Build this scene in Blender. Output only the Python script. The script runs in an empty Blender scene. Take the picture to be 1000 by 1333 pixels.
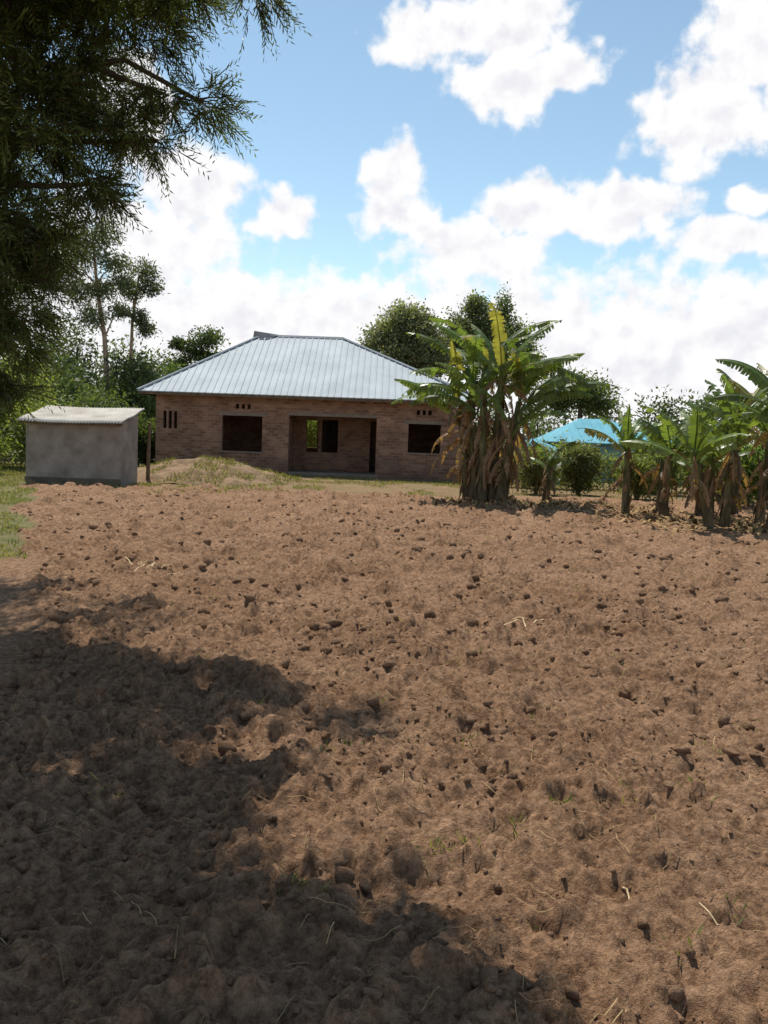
import bpy, bmesh, math, random
import numpy as np
from mathutils import Vector, Matrix
rng=np.random.default_rng(7)
random.seed(7)
scene=bpy.context.scene
COL=scene.collection

# ------------------------------------------------------------ helpers
def link(o,parent=None):
    COL.objects.link(o)
    if parent: o.parent=parent
    return o
def empty(name,loc=(0,0,0)):
    e=bpy.data.objects.new(name,None); e.location=loc; e.empty_display_size=.3
    return link(e)
def make_mesh(name,V,faces,mats,fm=None,col=None,smooth=False,parent=None,attrs=None):
    V=np.asarray(V,dtype=np.float32)
    loops=[];starts=[];tot=0;mi=[]
    for i,f in enumerate(faces):
        f=np.asarray(f,dtype=np.int32)
        if len(f)==0: continue
        k=f.shape[1]
        loops.append(f.ravel()); starts.append(tot+np.arange(len(f))*k); tot+=f.size
        m=0 if fm is None else fm[i]
        mi.append(np.full(len(f),m) if np.isscalar(m) else np.asarray(m))
    loops=np.concatenate(loops);starts=np.concatenate(starts);mi=np.concatenate(mi)
    me=bpy.data.meshes.new(name)
    me.vertices.add(len(V)); me.vertices.foreach_set('co',V.ravel())
    me.loops.add(len(loops)); me.loops.foreach_set('vertex_index',loops.astype(np.int32))
    me.polygons.add(len(starts)); me.polygons.foreach_set('loop_start',starts.astype(np.int32))
    try: 
        tots=np.diff(np.append(starts,tot)).astype(np.int32); me.polygons.foreach_set('loop_total',tots)
    except Exception: pass
    for m in mats: me.materials.append(m)
    me.polygons.foreach_set('material_index',mi.astype(np.int32))
    me.polygons.foreach_set('use_smooth',np.full(len(starts),smooth,dtype=bool))
    me.update(calc_edges=True)
    if col is not None:
        a=me.color_attributes.new('Col','FLOAT_COLOR','POINT')
        c=np.ones((len(V),4),dtype=np.float32); c[:,:3]=col
        a.data.foreach_set('color',c.ravel())
    if attrs:
        for k,v in attrs.items():
            a=me.attributes.new(k,'FLOAT','POINT'); a.data.foreach_set('value',np.asarray(v,dtype=np.float32).ravel())
    me.validate()
    o=bpy.data.objects.new(name,me)
    return link(o,parent)
class MB:
    def __init__(s): s.V=[];s.F=[];s.M=[];s.C=[];s.n=0
    def add(s,V,F,m=0,c=(1,1,1)):
        V=np.asarray(V,dtype=float); s.V.append(V)
        for f in (F if isinstance(F,list) else [F]):
            s.F.append(np.asarray(f)+s.n); s.M.append(m)
        c=np.asarray(c,dtype=float)
        s.C.append(np.tile(c,(len(V),1)) if c.ndim==1 else c)
        s.n+=len(V)
    def obj(s,name,mats,smooth=False,parent=None):
        return make_mesh(name,np.concatenate(s.V),s.F,mats,s.M,np.concatenate(s.C),smooth,parent)
def box(mb,x0,x1,y0,y1,z0,z1,m=0,c=(1,1,1)):
    V=[(x0,y0,z0),(x1,y0,z0),(x1,y1,z0),(x0,y1,z0),(x0,y0,z1),(x1,y0,z1),(x1,y1,z1),(x0,y1,z1)]
    mb.add(V,np.array([(0,3,2,1),(4,5,6,7),(0,1,5,4),(1,2,6,5),(2,3,7,6),(3,0,4,7)]),m,c)
def norm(a): return a/(np.linalg.norm(a,axis=-1,keepdims=True)+1e-9)
def tube(mb,pts,rad,sides=8,m=0,c=(1,1,1)):
    pts=np.asarray(pts,float); rad=np.asarray(rad,float); n=len(pts)
    T=norm(np.gradient(pts,axis=0))
    ref=np.array([0.3,0.9,0.1]) if abs(T[0][2])>.7 else np.array([0,0,1.])
    S=norm(np.cross(T,ref)); U=np.cross(S,T)
    a=np.arange(sides)/sides*2*math.pi
    V=pts[:,None]+rad[:,None,None]*(S[:,None]*np.cos(a)[None,:,None]+U[:,None]*np.sin(a)[None,:,None])
    V=V.reshape(-1,3)
    i=np.arange(n-1)[:,None]*sides; j=np.arange(sides)[None]; j2=(j+1)%sides
    F=np.stack([i+j,i+j2,i+sides+j2,i+sides+j],-1).reshape(-1,4)
    mb.add(V,F,m,c)
def leaves(mb,P,D,S,L,W,m=1,c=None):
    n=len(P); L=np.asarray(L).reshape(-1,1)*np.ones((n,1)); W=np.asarray(W).reshape(-1,1)*np.ones((n,1))
    V=np.stack([P,P+D*L*.5+S*W*.5,P+D*L,P+D*L*.5-S*W*.5],1).reshape(-1,3)
    F=np.arange(4*n).reshape(-1,4)
    mb.add(V,F,m,np.repeat(c,4,axis=0) if c is not None else (1,1,1))
def rdir(n): return norm(rng.normal(size=(n,3)))
TAB=rng.random((256,256))
def vn(x,y):
    xi=np.floor(x).astype(int);yi=np.floor(y).astype(int);fx=x-xi;fy=y-yi
    fx=fx*fx*(3-2*fx);fy=fy*fy*(3-2*fy)
    a=TAB[xi&255,yi&255];b=TAB[(xi+1)&255,yi&255];c=TAB[xi&255,(yi+1)&255];d=TAB[(xi+1)&255,(yi+1)&255]
    return (a*(1-fx)+b*fx)*(1-fy)+(c*(1-fx)+d*fx)*fy
def fbm(x,y,o=4,g=.5):
    s=0;a=1;t=0
    for i in range(o):
        s=s+a*vn(x+17.3*i,y-9.1*i); t+=a; a*=g
        x,y=(x*1.6-y*1.2),(x*1.2+y*1.6)
    return s/t
def sstep(a,b,x):
    t=np.clip((x-a)/(b-a),0,1); return t*t*(3-2*t)

# ------------------------------------------------------------ materials
def newmat(name):
    m=bpy.data.materials.new(name); m.use_nodes=True
    nt=m.node_tree; nt.nodes.clear()
    return m,nt
def N(nt,t,**k):
    n=nt.nodes.new(t)
    for a,b in k.items():
        if a.startswith('i_'): n.inputs[a[2:].replace('_',' ')].default_value=b
        else: setattr(n,a,b)
    return n
def leafmat(name,trans=.4,rough=.55,spec=.3):
    m,nt=newmat(name); L=nt.links
    at=N(nt,'ShaderNodeAttribute',attribute_name='Col')
    p=N(nt,'ShaderNodeBsdfPrincipled',i_Roughness=rough); p.inputs['Specular IOR Level'].default_value=spec
    L.new(at.outputs['Color'],p.inputs['Base Color'])
    tr=N(nt,'ShaderNodeBsdfTranslucent')
    tm=N(nt,'ShaderNodeVectorMath',operation='MULTIPLY'); tm.inputs[1].default_value=(1.3,1.35,.6)
    L.new(at.outputs['Color'],tm.inputs[0]); L.new(tm.outputs[0],tr.inputs['Color'])
    ms=N(nt,'ShaderNodeMixShader'); ms.inputs[0].default_value=trans
    L.new(p.outputs[0],ms.inputs[1]);L.new(tr.outputs[0],ms.inputs[2])
    o=N(nt,'ShaderNodeOutputMaterial'); L.new(ms.outputs[0],o.inputs[0])
    return m
def noisemat(name,c1,c2,scale=3,rough=.9,bump=.3,bscale=20,usecol=False,detail=4,bdist=.02,spec=.2,stretch=(1,1,1)):
    m,nt=newmat(name); L=nt.links
    geo=N(nt,'ShaderNodeNewGeometry'); mp=N(nt,'ShaderNodeMapping'); mp.inputs['Scale'].default_value=stretch
    L.new(geo.outputs['Position'],mp.inputs['Vector'])
    no=N(nt,'ShaderNodeTexNoise',i_Scale=scale,i_Detail=float(detail)); no.inputs['Roughness'].default_value=.65
    L.new(mp.outputs[0],no.inputs['Vector'])
    cr=N(nt,'ShaderNodeValToRGB'); cr.color_ramp.elements[0].position=.32;cr.color_ramp.elements[1].position=.68
    cr.color_ramp.elements[0].color=(*c1,1);cr.color_ramp.elements[1].color=(*c2,1)
    L.new(no.outputs['Fac'],cr.inputs[0])
    out=cr.outputs[0]
    if usecol:
        at=N(nt,'ShaderNodeAttribute',attribute_name='Col'); mu=N(nt,'ShaderNodeVectorMath',operation='MULTIPLY')
        L.new(out,mu.inputs[0]);L.new(at.outputs['Color'],mu.inputs[1]); out=mu.outputs[0]
    p=N(nt,'ShaderNodeBsdfPrincipled',i_Roughness=rough); p.inputs['Specular IOR Level'].default_value=spec
    L.new(out,p.inputs['Base Color'])
    n2=N(nt,'ShaderNodeTexNoise',i_Scale=float(bscale),i_Detail=4.0); n2.inputs['Roughness'].default_value=.7; L.new(mp.outputs[0],n2.inputs['Vector'])
    b=N(nt,'ShaderNodeBump',i_Strength=bump); b.inputs['Distance'].default_value=bdist
    L.new(n2.outputs['Fac'],b.inputs['Height']); L.new(b.outputs[0],p.inputs['Normal'])
    o=N(nt,'ShaderNodeOutputMaterial'); L.new(p.outputs[0],o.inputs[0])
    return m
M_leaf=leafmat('foliage'); M_ban=leafmat('banana_leaf',.45,.4,.5)
M_grass=leafmat('grass_blades',.4,.6)
M_bark=noisemat('bark',(.07,.05,.035),(.16,.12,.09),6,usecol=True,bump=.6)
M_stem=noisemat('banana_stem',(.35,.35,.35),(1.1,1.1,1.1),9,usecol=True,bump=.5,stretch=(1,1,.25))
M_clod=noisemat('clod_soil',(.175,.097,.055),(.365,.225,.137),16,bump=1.0,bscale=60,bdist=.03,spec=.05)
M_straw=noisemat('straw',(.45,.36,.22),(.7,.6,.42),8,usecol=True)

def groundmat():
    m,nt=newmat('soil_and_grass'); L=nt.links
    geo=N(nt,'ShaderNodeNewGeometry')
    def noise(s,d=4.,r=.65):
        n=N(nt,'ShaderNodeTexNoise',i_Scale=float(s),i_Detail=d); n.inputs['Roughness'].default_value=r
        L.new(geo.outputs['Position'],n.inputs['Vector']); return n
    def ramp(src,a,b,p0=.35,p1=.65):
        cr=N(nt,'ShaderNodeValToRGB'); cr.color_ramp.elements[0].position=p0;cr.color_ramp.elements[1].position=p1
        cr.color_ramp.elements[0].color=(*a,1);cr.color_ramp.elements[1].color=(*b,1); L.new(src,cr.inputs[0]); return cr.outputs[0]
    soilA=ramp(noise(.8,5.).outputs['Fac'],(.270,.153,.085),(.400,.245,.148),.3,.7)
    soilB=ramp(noise(20,5.,.8).outputs['Fac'],(.44,.41,.39),(1.28,1.28,1.28),.37,.63)
    mu=N(nt,'ShaderNodeVectorMath',operation='MULTIPLY'); L.new(soilA,mu.inputs[0]);L.new(soilB,mu.inputs[1])
    ga=N(nt,'ShaderNodeAttribute',attribute_name='hollow')
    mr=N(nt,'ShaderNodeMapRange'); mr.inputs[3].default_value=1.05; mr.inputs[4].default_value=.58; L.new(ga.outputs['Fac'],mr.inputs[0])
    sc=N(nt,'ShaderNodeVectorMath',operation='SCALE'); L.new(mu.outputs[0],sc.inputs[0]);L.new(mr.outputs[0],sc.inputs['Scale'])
    gn=noise(2.5,6.,.75)
    grass=ramp(gn.outputs['Fac'],(.12,.13,.04),(.27,.22,.11),.35,.65)
    at=N(nt,'ShaderNodeAttribute',attribute_name='grass')
    ad=N(nt,'ShaderNodeMath',operation='ADD'); L.new(at.outputs['Fac'],ad.inputs[0]); L.new(gn.outputs['Fac'],ad.inputs[1])
    m2=N(nt,'ShaderNodeMapRange'); m2.inputs[1].default_value=.85;m2.inputs[2].default_value=1.15; L.new(ad.outputs[0],m2.inputs[0])
    mx=N(nt,'ShaderNodeMix',data_type='RGBA'); L.new(m2.outputs[0],mx.inputs[0]); L.new(sc.outputs[0],mx.inputs[6]); L.new(grass,mx.inputs[7])
    p=N(nt,'ShaderNodeBsdfPrincipled',i_Roughness=.95); p.inputs['Specular IOR Level'].default_value=.1
    L.new(mx.outputs[2],p.inputs['Base Color'])
    b2=N(nt,'ShaderNodeBump',i_Strength=1.0); b2.inputs['Distance'].default_value=.04; L.new(noise(28,5.,.8).outputs['Fac'],b2.inputs['Height'])
    L.new(b2.outputs[0],p.inputs['Normal'])
    o=N(nt,'ShaderNodeOutputMaterial'); L.new(p.outputs[0],o.inputs[0])
    return m
M_ground=groundmat()

# ------------------------------------------------------------ ground sheet
def axis_x():
    xs=[0];x=0
    while x<700:
        dx=.016 if x<1.5 else (.016+(x-1.5)*.0085 if x<13 else .12*x-1.3)
        x+=dx; xs.append(x)
    xs=np.array(xs); return np.concatenate([-xs[:0:-1],xs])
def axis_y():
    ys=[];y=-60.
    while y<900:
        ys.append(y)
        if y<-3: dy=max(.25,(-y-3)*.2)
        elif y<1.4: dy=.07
        elif y<3: dy=.015
        elif y<36: dy=.0052*y
        else: dy=.06*y-1.9
        y+=dy
    return np.array(ys)
GX=axis_x();GY=axis_y()
X,Y=np.meshgrid(GX,GY)
wob=(fbm(X*.5,Y*.5,3)-.5)
left_edge=np.where(Y<10,-.45-.36*Y,-4.05-.40*(Y-10))+wob*1.2
tilled=sstep(-.3,.3,X-left_edge)*sstep(.6,-.6,Y-(24.6+wob*3)-np.clip(X-4,0,4)*.2)*sstep(16,14,X)*sstep(-30,-20,Y)
H=.12*(fbm(X*.35,Y*.35,2)-.5)*sstep(60,40,np.abs(Y))
n6=fbm(X*5.5,Y*5.5,3)
rough=.12*(fbm(X*2.0,Y*2.0,3)-.5)+.055*(.5-np.abs(n6-.5)*2)+.06*(fbm(X*13,Y*13,3,.65)-.5)+.04*(fbm(X*34,Y*34,2,.7)-.5)
H=H+rough*tilled+(1-tilled)*.035*(fbm(X*5,Y*5,4)-.5)*sstep(60,40,np.abs(Y))
SP=np.zeros_like(H)
def splat(cx,cy,r,h,asp,ang,p):
    i0,i1=np.searchsorted(GX,[cx-r*1.3,cx+r*1.3]);j0,j1=np.searchsorted(GY,[cy-r*1.3,cy+r*1.3])
    if i1-i0<2 or j1-j0<2: return
    x=X[j0:j1,i0:i1]-cx;y=Y[j0:j1,i0:i1]-cy
    c,s=math.cos(ang),math.sin(ang); u=(x*c+y*s)/r; v=(-x*s+y*c)/(r*asp)
    d=(np.abs(u)**p+np.abs(v)**p)**(1/p)
    d=d+.9*(vn(x/r*2.6+cx*37,y/r*2.6+cy*37)-.5)
    z=h*np.clip(1-d,0,1)**.6
    SP[j0:j1,i0:i1]=np.maximum(SP[j0:j1,i0:i1],z)
for k in range(26000):
    cy=1.2+23.5*random.random()**1.6; cx=random.uniform(-1,1)*(2.0+cy*.55)
    r=min(.14,.030*(1/ (random.random()+.03))**.5)*(1+cy*.03)
    splat(cx,cy,r,r*random.uniform(.25,.7),random.uniform(.6,1),random.uniform(0,6.3),random.uniform(1.3,2.2))
SP*= (.6+.9*fbm(X*38,Y*38,2))
H=H+SP*tilled
hol=np.clip((.0-(rough-.01))/.09,0,1)*tilled*sstep(.02,.0,SP)  # hollows of the tilled soil, clear of clods; soil colour goes darker here
gr=(1-tilled)*sstep(9.5,11.5,Y)
gr=np.where((Y>22)&(X>-8),gr*.5,gr)
gr=np.where((Y<26)&(X>3.5),gr*.2,gr)
gr=np.where(Y>36,1,gr)+np.where((Y<0)|(np.abs(X)>14),.9,0)
gr=np.clip(gr,0,1)*.95
ny,nx=X.shape
idx=np.arange(ny*nx).reshape(ny,nx)
F=np.stack([idx[:-1,:-1],idx[:-1,1:],idx[1:,1:],idx[1:,:-1]],-1).reshape(-1,4)
make_mesh('ground',np.stack([X,Y,H],-1).reshape(-1,3),[F],[M_ground],smooth=True,attrs={'grass':gr,'hollow':hol})
def gz(x,y):
    x=np.asarray(x,float);y=np.asarray(y,float)
    i=np.clip(np.searchsorted(GX,x)-1,0,nx-2);j=np.clip(np.searchsorted(GY,y)-1,0,ny-2)
    fx=(x-GX[i])/(GX[i+1]-GX[i]);fy=(y-GY[j])/(GY[j+1]-GY[j])
    return (H[j,i]*(1-fx)+H[j,i+1]*fx)*(1-fy)+(H[j+1,i]*(1-fx)+H[j+1,i+1]*fx)*fy
def tz(x,y):
    i=np.clip(np.searchsorted(GX,x),0,nx-1);j=np.clip(np.searchsorted(GY,y),0,ny-1); return tilled[j,i]

# ------------------------------------------------------------ clods
def ico(sub):
    bm=bmesh.new(); bmesh.ops.create_icosphere(bm,subdivisions=sub,radius=1)
    V=np.array([v.co[:] for v in bm.verts]);F=np.array([[v.index for v in f.verts] for f in bm.faces]); bm.free(); return V,F
def variants(sub,n):
    V0,F=ico(sub); out=[]
    for k in range(n):
        d=np.zeros(len(V0))
        for q in range(9):
            fr=rng.uniform(2,9); a=rdir(1)[0]; d+=rng.uniform(.15,.4)/(fr**.75)*np.sin(V0@a*fr+rng.uniform(0,6.3))
        V=V0*np.clip(1+d[:,None],.4,1.5)
        for q in range(6):
            nrm=rdir(1)[0]; c=rng.uniform(.45,.8); e=V@nrm; V=V-np.clip(e-c,0,None)[:,None]*nrm*.9
        V=V*(1+.16*(rng.random((len(V),1))-.5))
        out.append(V)
    return out,F
def bake_clods(mb,sub,n,y0,y1,pw,rmin,rmax,pr):
    vs,F=variants(sub,24)
    y=y0+(y1-y0)*rng.random(n)**pw; x=(rng.random(n)*2-1)*(1.8+y*.58)
    keep=(rng.random(n)<.2+1.5*np.clip(fbm(x*1.1,y*1.1,3)-.4,0,1)*2)&(tz(x,y)>.6)
    x=x[keep];y=y[keep];n=len(x)
    r=rmin*(rmax/rmin)**(rng.random(n)**pr)
    z=gz(x,y)+r*.12
    for i in range(24):
        s=np.arange(i,n,24); k=len(s)
        if k==0: continue
        a=rng.random(k)*6.28; ca,sa=np.cos(a),np.sin(a)
        sc=np.stack([r[s]*rng.uniform(.8,1.4,k),r[s]*rng.uniform(.7,1.1,k),r[s]*rng.uniform(.6,.95,k)],-1)
        V=vs[i][None]*sc[:,None,:]
        tx=rng.normal(0,.5,k)
        ct,st=np.cos(tx),np.sin(tx)
        yv=V[...,1]*ct[:,None]-V[...,2]*st[:,None]; zv=V[...,1]*st[:,None]+V[...,2]*ct[:,None]
        xv=V[...,0]*ca[:,None]-yv*sa[:,None]; yv=V[...,0]*sa[:,None]+yv*ca[:,None]
        W=np.stack([xv+x[s][:,None],yv+y[s][:,None],zv+z[s][:,None]],-1).reshape(-1,3)
        FF=(F[None]+(np.arange(k)*len(vs[i]))[:,None,None]).reshape(-1,3)
        mb.add(W,FF,0)
mb=MB()
bake_clods(mb,3,480,1.6,6.5,1.1,.018,.05,2.2)
bake_clods(mb,2,3200,1.5,9,1.1,.010,.042,2.2)
bake_clods(mb,1,16000,1.5,9,1.1,.005,.016,1.5)
bake_clods(mb,1,9000,5,25,1.3,.016,.08,2.2)
mb.obj('soil_clods',[M_clod],smooth=True)

# ------------------------------------------------------------ straw + tufts in the field
mb=MB()
def strand(mb,x,y,L,a,w,c,lift=.0,m=0):
    n=6;t=np.linspace(0,1,n); b=random.uniform(-.6,.6)
    ang=a+b*t; px=x+np.cumsum(np.cos(ang))*L/n; py=y+np.cumsum(np.sin(ang))*L/n
    pz=gz(px,py)+.015+lift*np.sin(t*3.14)
    P=np.stack([px,py,pz],-1); S=np.stack([-np.sin(ang),np.cos(ang),0*ang],-1)*w/2
    V=np.concatenate([P-S,P+S]); i=np.arange(n-1)
    mb.add(V,np.stack([i,i+1,i+1+n,i+n],-1),m,c)
for k in range(1300):
    y=1.8+20*random.random()**1.5; x=random.uniform(-1,1)*(1.5+y*.45)
    if tz(x,y)<.5: continue
    strand(mb,x,y,random.uniform(.04,.2),random.uniform(0,6.3),random.uniform(.0015,.003)*(1+y*.06),np.array([.85,.70,.5])*random.uniform(.4,1.0),random.uniform(0,.02))
for (x,y,L,a) in [(-3.2,10.0,.5,-.2),(-3.05,9.9,.35,.1),(-2.75,9.6,.5,.9),(-2.6,9.8,.4,1.3),(-2.5,9.6,.35,.6),(1.1,7.4,.4,1.0),(1.2,7.6,.3,.7),(1.5,3.4,.18,-.9),(1.05,2.9,.15,2.0),(2.2,3.9,.2,1.7)]:
    for q in range(2): strand(mb,x+random.uniform(-.15,.15),y+random.uniform(-.15,.15),L*random.uniform(.5,1),a+random.uniform(-.6,.6),.0025+.0011*y,(1.15,1.05,.9),.004*y)
mb.obj('dry_straw',[M_straw])

def grassmesh(name,x,y,h,col,w=.012,lean=.5):
    n=len(x); z=gz(x,y); P=np.stack([x,y,z-.01],-1)
    D=norm(np.stack([rng.normal(0,lean,n),rng.normal(0,lean,n),np.ones(n)],-1))
    S=norm(np.cross(D,rdir(n))); mb=MB(); leaves(mb,P,D,S,h,w,0,col); return mb.obj(name,[M_grass])
def gcol(n,a=(.15,.185,.04),b=(.34,.28,.12)):
    t=rng.random((n,1)); return (np.array(a)*(1-t)+np.array(b)*t)*rng.uniform(.7,1.2,(n,1))
xs=[];ys=[]
for k in range(120):
    cy=2.2+20*random.random()**1.2; cx=random.uniform(-1,1)*(1.2+cy*.42); q=random.randint(6,26)
    xs.append(cx+rng.normal(0,.04,q)); ys.append(cy+rng.normal(0,.04,q))
xs=np.concatenate(xs);ys=np.concatenate(ys)
grassmesh('weeds',xs,ys,rng.uniform(.02,.08,len(xs)),gcol(len(xs)),.007,.9)
n=110000
x=rng.uniform(-20,-3,n); y=rng.uniform(9.8,34,n)
k1=(tz(x,y)<.45)&(fbm(x*1.3,y*1.3,3)>.38+np.where(x>-8,.1,0))
x2=rng.uniform(-10,9,60000); y2=rng.uniform(22.0,34,60000)
k2=(fbm(x2*.9,y2*.9,3)>.68-.020*(y2-22.5))&~((y2>33.3)&(x2>-8.9)&(x2<3))
k2&=(rng.random(60000)<np.where(x2>3.5,.3,.8))
x=np.concatenate([x[k1],x2[k2]]);y=np.concatenate([y[k1],y2[k2]])
kk=~((x>-10.1)&(x<-7.1)&(y>24.3)&(y<26.4))
x=x[kk];y=y[kk]
grassmesh('grass',x,y,rng.uniform(.03,.12,len(x)),gcol(len(x)),.020,.8)

# ------------------------------------------------------------ dirt mound
g=np.linspace(-1,1,90); U,Vv=np.meshgrid(g,g)
d=np.sqrt(U**2+Vv**2)*(1+.35*(fbm(U*1.5+5,Vv*1.5+2,3)-.5)); mx=-5.7+U*3.3; my=28.2+Vv*2.4
mz=.74*np.clip(1-d**1.2,-.12,1)*(.7+.6*fbm(U*3+9,Vv*3,3))-.03+.10*(fbm(U*12,Vv*12,4)-.5)
ii=np.arange(8100).reshape(90,90)
M_mound=noisemat('mound_soil',(.18,.115,.06),(.36,.235,.135),3,bump=.9,bscale=14,bdist=.06)
make_mesh('dirt_mound',np.stack([mx,my,mz],-1).reshape(-1,3),[np.stack([ii[:-1,:-1],ii[:-1,1:],ii[1:,1:],ii[1:,:-1]],-1).reshape(-1,4)],[M_mound],smooth=True)
n=11000; iu=rng.integers(0,8100,n); P=np.stack([mx.ravel()[iu],my.ravel()[iu],mz.ravel()[iu]-.01],-1)+rng.normal(0,.02,(n,3))*[1,1,0]
kp=(fbm(P[:,0]*1.6,P[:,1]*1.6,3)>.55)&(P[:,2]>.0); P=P[kp]
D=norm(np.stack([rng.normal(0,.5,len(P)),rng.normal(0,.5,len(P)),np.ones(len(P))],-1)); mb=MB(); leaves(mb,P,D,norm(np.cross(D,rdir(len(P)))),rng.uniform(.05,.17,len(P)),.022,0,gcol(len(P))); mb.obj('mound_grass',[M_grass])

# ------------------------------------------------------------ buildings
def brickmat():
    m,nt=newmat('brick_wall'); L=nt.links
    geo=N(nt,'ShaderNodeNewGeometry'); sp=N(nt,'ShaderNodeSeparateXYZ'); L.new(geo.outputs['Position'],sp.inputs[0])
    ad=N(nt,'ShaderNodeMath',operation='ADD'); L.new(sp.outputs[0],ad.inputs[0]);L.new(sp.outputs[1],ad.inputs[1])
    cb=N(nt,'ShaderNodeCombineXYZ'); L.new(ad.outputs[0],cb.inputs[0]);L.new(sp.outputs[2],cb.inputs[1])
    bt=N(nt,'ShaderNodeTexBrick'); L.new(cb.outputs[0],bt.inputs['Vector'])
    bt.inputs['Scale'].default_value=1;bt.inputs['Brick Width'].default_value=.27;bt.inputs['Row Height'].default_value=.11;bt.inputs['Mortar Size'].default_value=.012
    bt.inputs['Color1'].default_value=(.215,.098,.056,1);bt.inputs['Color2'].default_value=(.375,.200,.125,1);bt.inputs['Mortar'].default_value=(.29,.215,.16,1)
    no=N(nt,'ShaderNodeTexNoise',i_Scale=1.1,i_Detail=6.0); no.inputs['Roughness'].default_value=.7; L.new(geo.outputs['Position'],no.inputs['Vector'])
    mr=N(nt,'ShaderNodeMapRange'); mr.inputs[1].default_value=.3;mr.inputs[2].default_value=.7;mr.inputs[3].default_value=.6;mr.inputs[4].default_value=1.25; L.new(no.outputs['Fac'],mr.inputs[0])
    m3=N(nt,'ShaderNodeMapRange'); m3.inputs[1].default_value=0;m3.inputs[2].default_value=.9;m3.inputs[3].default_value=.78;m3.inputs[4].default_value=1.; L.new(sp.outputs[2],m3.inputs[0])
    mm=N(nt,'ShaderNodeMath',operation='MULTIPLY'); L.new(mr.outputs[0],mm.inputs[0]);L.new(m3.outputs[0],mm.inputs[1])
    sc=N(nt,'ShaderNodeVectorMath',operation='SCALE'); L.new(bt.outputs['Color'],sc.inputs[0]);L.new(mm.outputs[0],sc.inputs['Scale'])
    p=N(nt,'ShaderNodeBsdfPrincipled',i_Roughness=.9); L.new(sc.outputs[0],p.inputs['Base Color'])
    b=N(nt,'ShaderNodeBump',i_Strength=.7); b.inputs['Distance'].default_value=.015;b.invert=True; L.new(bt.outputs['Fac'],b.inputs['Height']); L.new(b.outputs[0],p.inputs['Normal'])
    o=N(nt,'ShaderNodeOutputMaterial'); L.new(p.outputs[0],o.inputs[0]); return m
M_brick=brickmat()
M_roof=noisemat('roof_sheet',(.345,.385,.405),(.45,.495,.515),.8,rough=.7,bump=.05,bscale=2,spec=.25)
M_rooftrim=noisemat('roof_trim',(.17,.20,.22),(.24,.27,.29),1,rough=.7,bump=.05)
M_wood=noisemat('rough_timber',(.10,.07,.045),(.20,.14,.09),5)
M_conc=noisemat('cement',(.20,.165,.135),(.36,.31,.262),1.8,bump=.3,bscale=12,detail=6)
M_lint=noisemat('lintel_cement',(.20,.155,.12),(.28,.225,.18),3)
def wall(mb,a0,a1,z0,z1,b0,b1,ops=(),axis='x',m=0):
    A=sorted({a0,a1,*[o[0] for o in ops],*[o[1] for o in ops]});Z=sorted({z0,z1,*[o[2] for o in ops],*[o[3] for o in ops]})
    sol={}
    for i in range(len(A)-1):
        for j in range(len(Z)-1):
            ca=(A[i]+A[i+1])/2;cz=(Z[j]+Z[j+1])/2
            sol[i,j]=not any(o[0]<ca<o[1] and o[2]<cz<o[3] for o in ops)
    def q(pts):
        V=[(a,b,z) if axis=='x' else (b,a,z) for a,b,z in pts]; mb.add(V,np.array([(0,1,2,3)]),m)
    for (i,j),s in sol.items():
        if not s: continue
        a,b_,c,d=A[i],A[i+1],Z[j],Z[j+1]
        q([(a,b0,c),(b_,b0,c),(b_,b0,d),(a,b0,d)]);q([(b_,b1,c),(a,b1,c),(a,b1,d),(b_,b1,d)])
        if not sol.get((i-1,j)): q([(a,b1,c),(a,b0,c),(a,b0,d),(a,b1,d)])
        if not sol.get((i+1,j)): q([(b_,b0,c),(b_,b1,c),(b_,b1,d),(b_,b0,d)])
        if not sol.get((i,j+1)): q([(a,b0,d),(b_,b0,d),(b_,b1,d),(a,b1,d)])
        if not sol.get((i,j-1)): q([(a,b1,c),(b_,b1,c),(b_,b0,c),(a,b0,c)])
house=empty('brick_house')
mb=MB(); T=.22; x0,x1,y0,y1,zt=-8.7,3.0,33.5,42.5,3.12
slits=[(-8.42+i*.2,-8.30+i*.2,1.6,2.25) for i in range(3)]
vent=lambda xc:[(xc-.3+i*.22,xc-.18+i*.22,2.42,2.60) for i in range(3)]
wall(mb,x0,x1,-.3,zt,y0,y0+T,slits+[(-6.2,-4.69,.83,2.16),(-3.69,-.39,0.06,2.24),(.81,2.03,1.0,2.08)]+vent(-5.4)+vent(1.4))
wall(mb,-3.9,-.05,-.3,zt,35.5,35.72,[(-3.2,-1.94,.85,2.14),(-.66,-.12,.06,2.14)])
wall(mb,y0+T,35.5,-.3,zt,-3.9,-3.7,(),'y'); wall(mb,y0+T,35.5,-.3,zt,-.25,-.05,(),'y')
wall(mb,x0,x1,-.3,zt,y1-T,y1,[(-4.3,-3.3,.9,2.2)])
wall(mb,x0+T,-4.6,-.3,zt,37.2,37.4); wall(mb,-.6,x1-T,-.3,zt,37.2,37.4); wall(mb,35.72,y1-T,-.3,zt,-2.75,-2.6,(),'y')
wall(mb,y0+T,y1-T,-.3,zt,x0,x0+T,[(39.5,40.7,.9,2.2)],'y'); wall(mb,y0+T,y1-T,-.3,zt,x1-T,x1,[(39,40.2,.9,2.2)],'y')
mb.obj('walls',[M_brick],parent=house)
mb=MB(); box(mb,-3.68,-.27,33.45,35.49,-.1,.12,0); box(mb,-3.72,-.36,33.46,33.499,2.24,2.36); 
for (a,b,z) in [(-6.35,-4.54,2.16),(.66,2.18,2.08)]:
    box(mb,a,b,33.485,33.6,z+.0,z+.12)
box(mb,-6.3,-4.6,33.44,33.75,.77,.828);box(mb,.75,2.1,33.44,33.75,.94,.998)
mb.obj('lintels_and_floor',[M_lint],parent=house)
ex0,ex1,ey0,ey1,ez=-9.25,3.75,32.95,43.05,2.96
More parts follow.
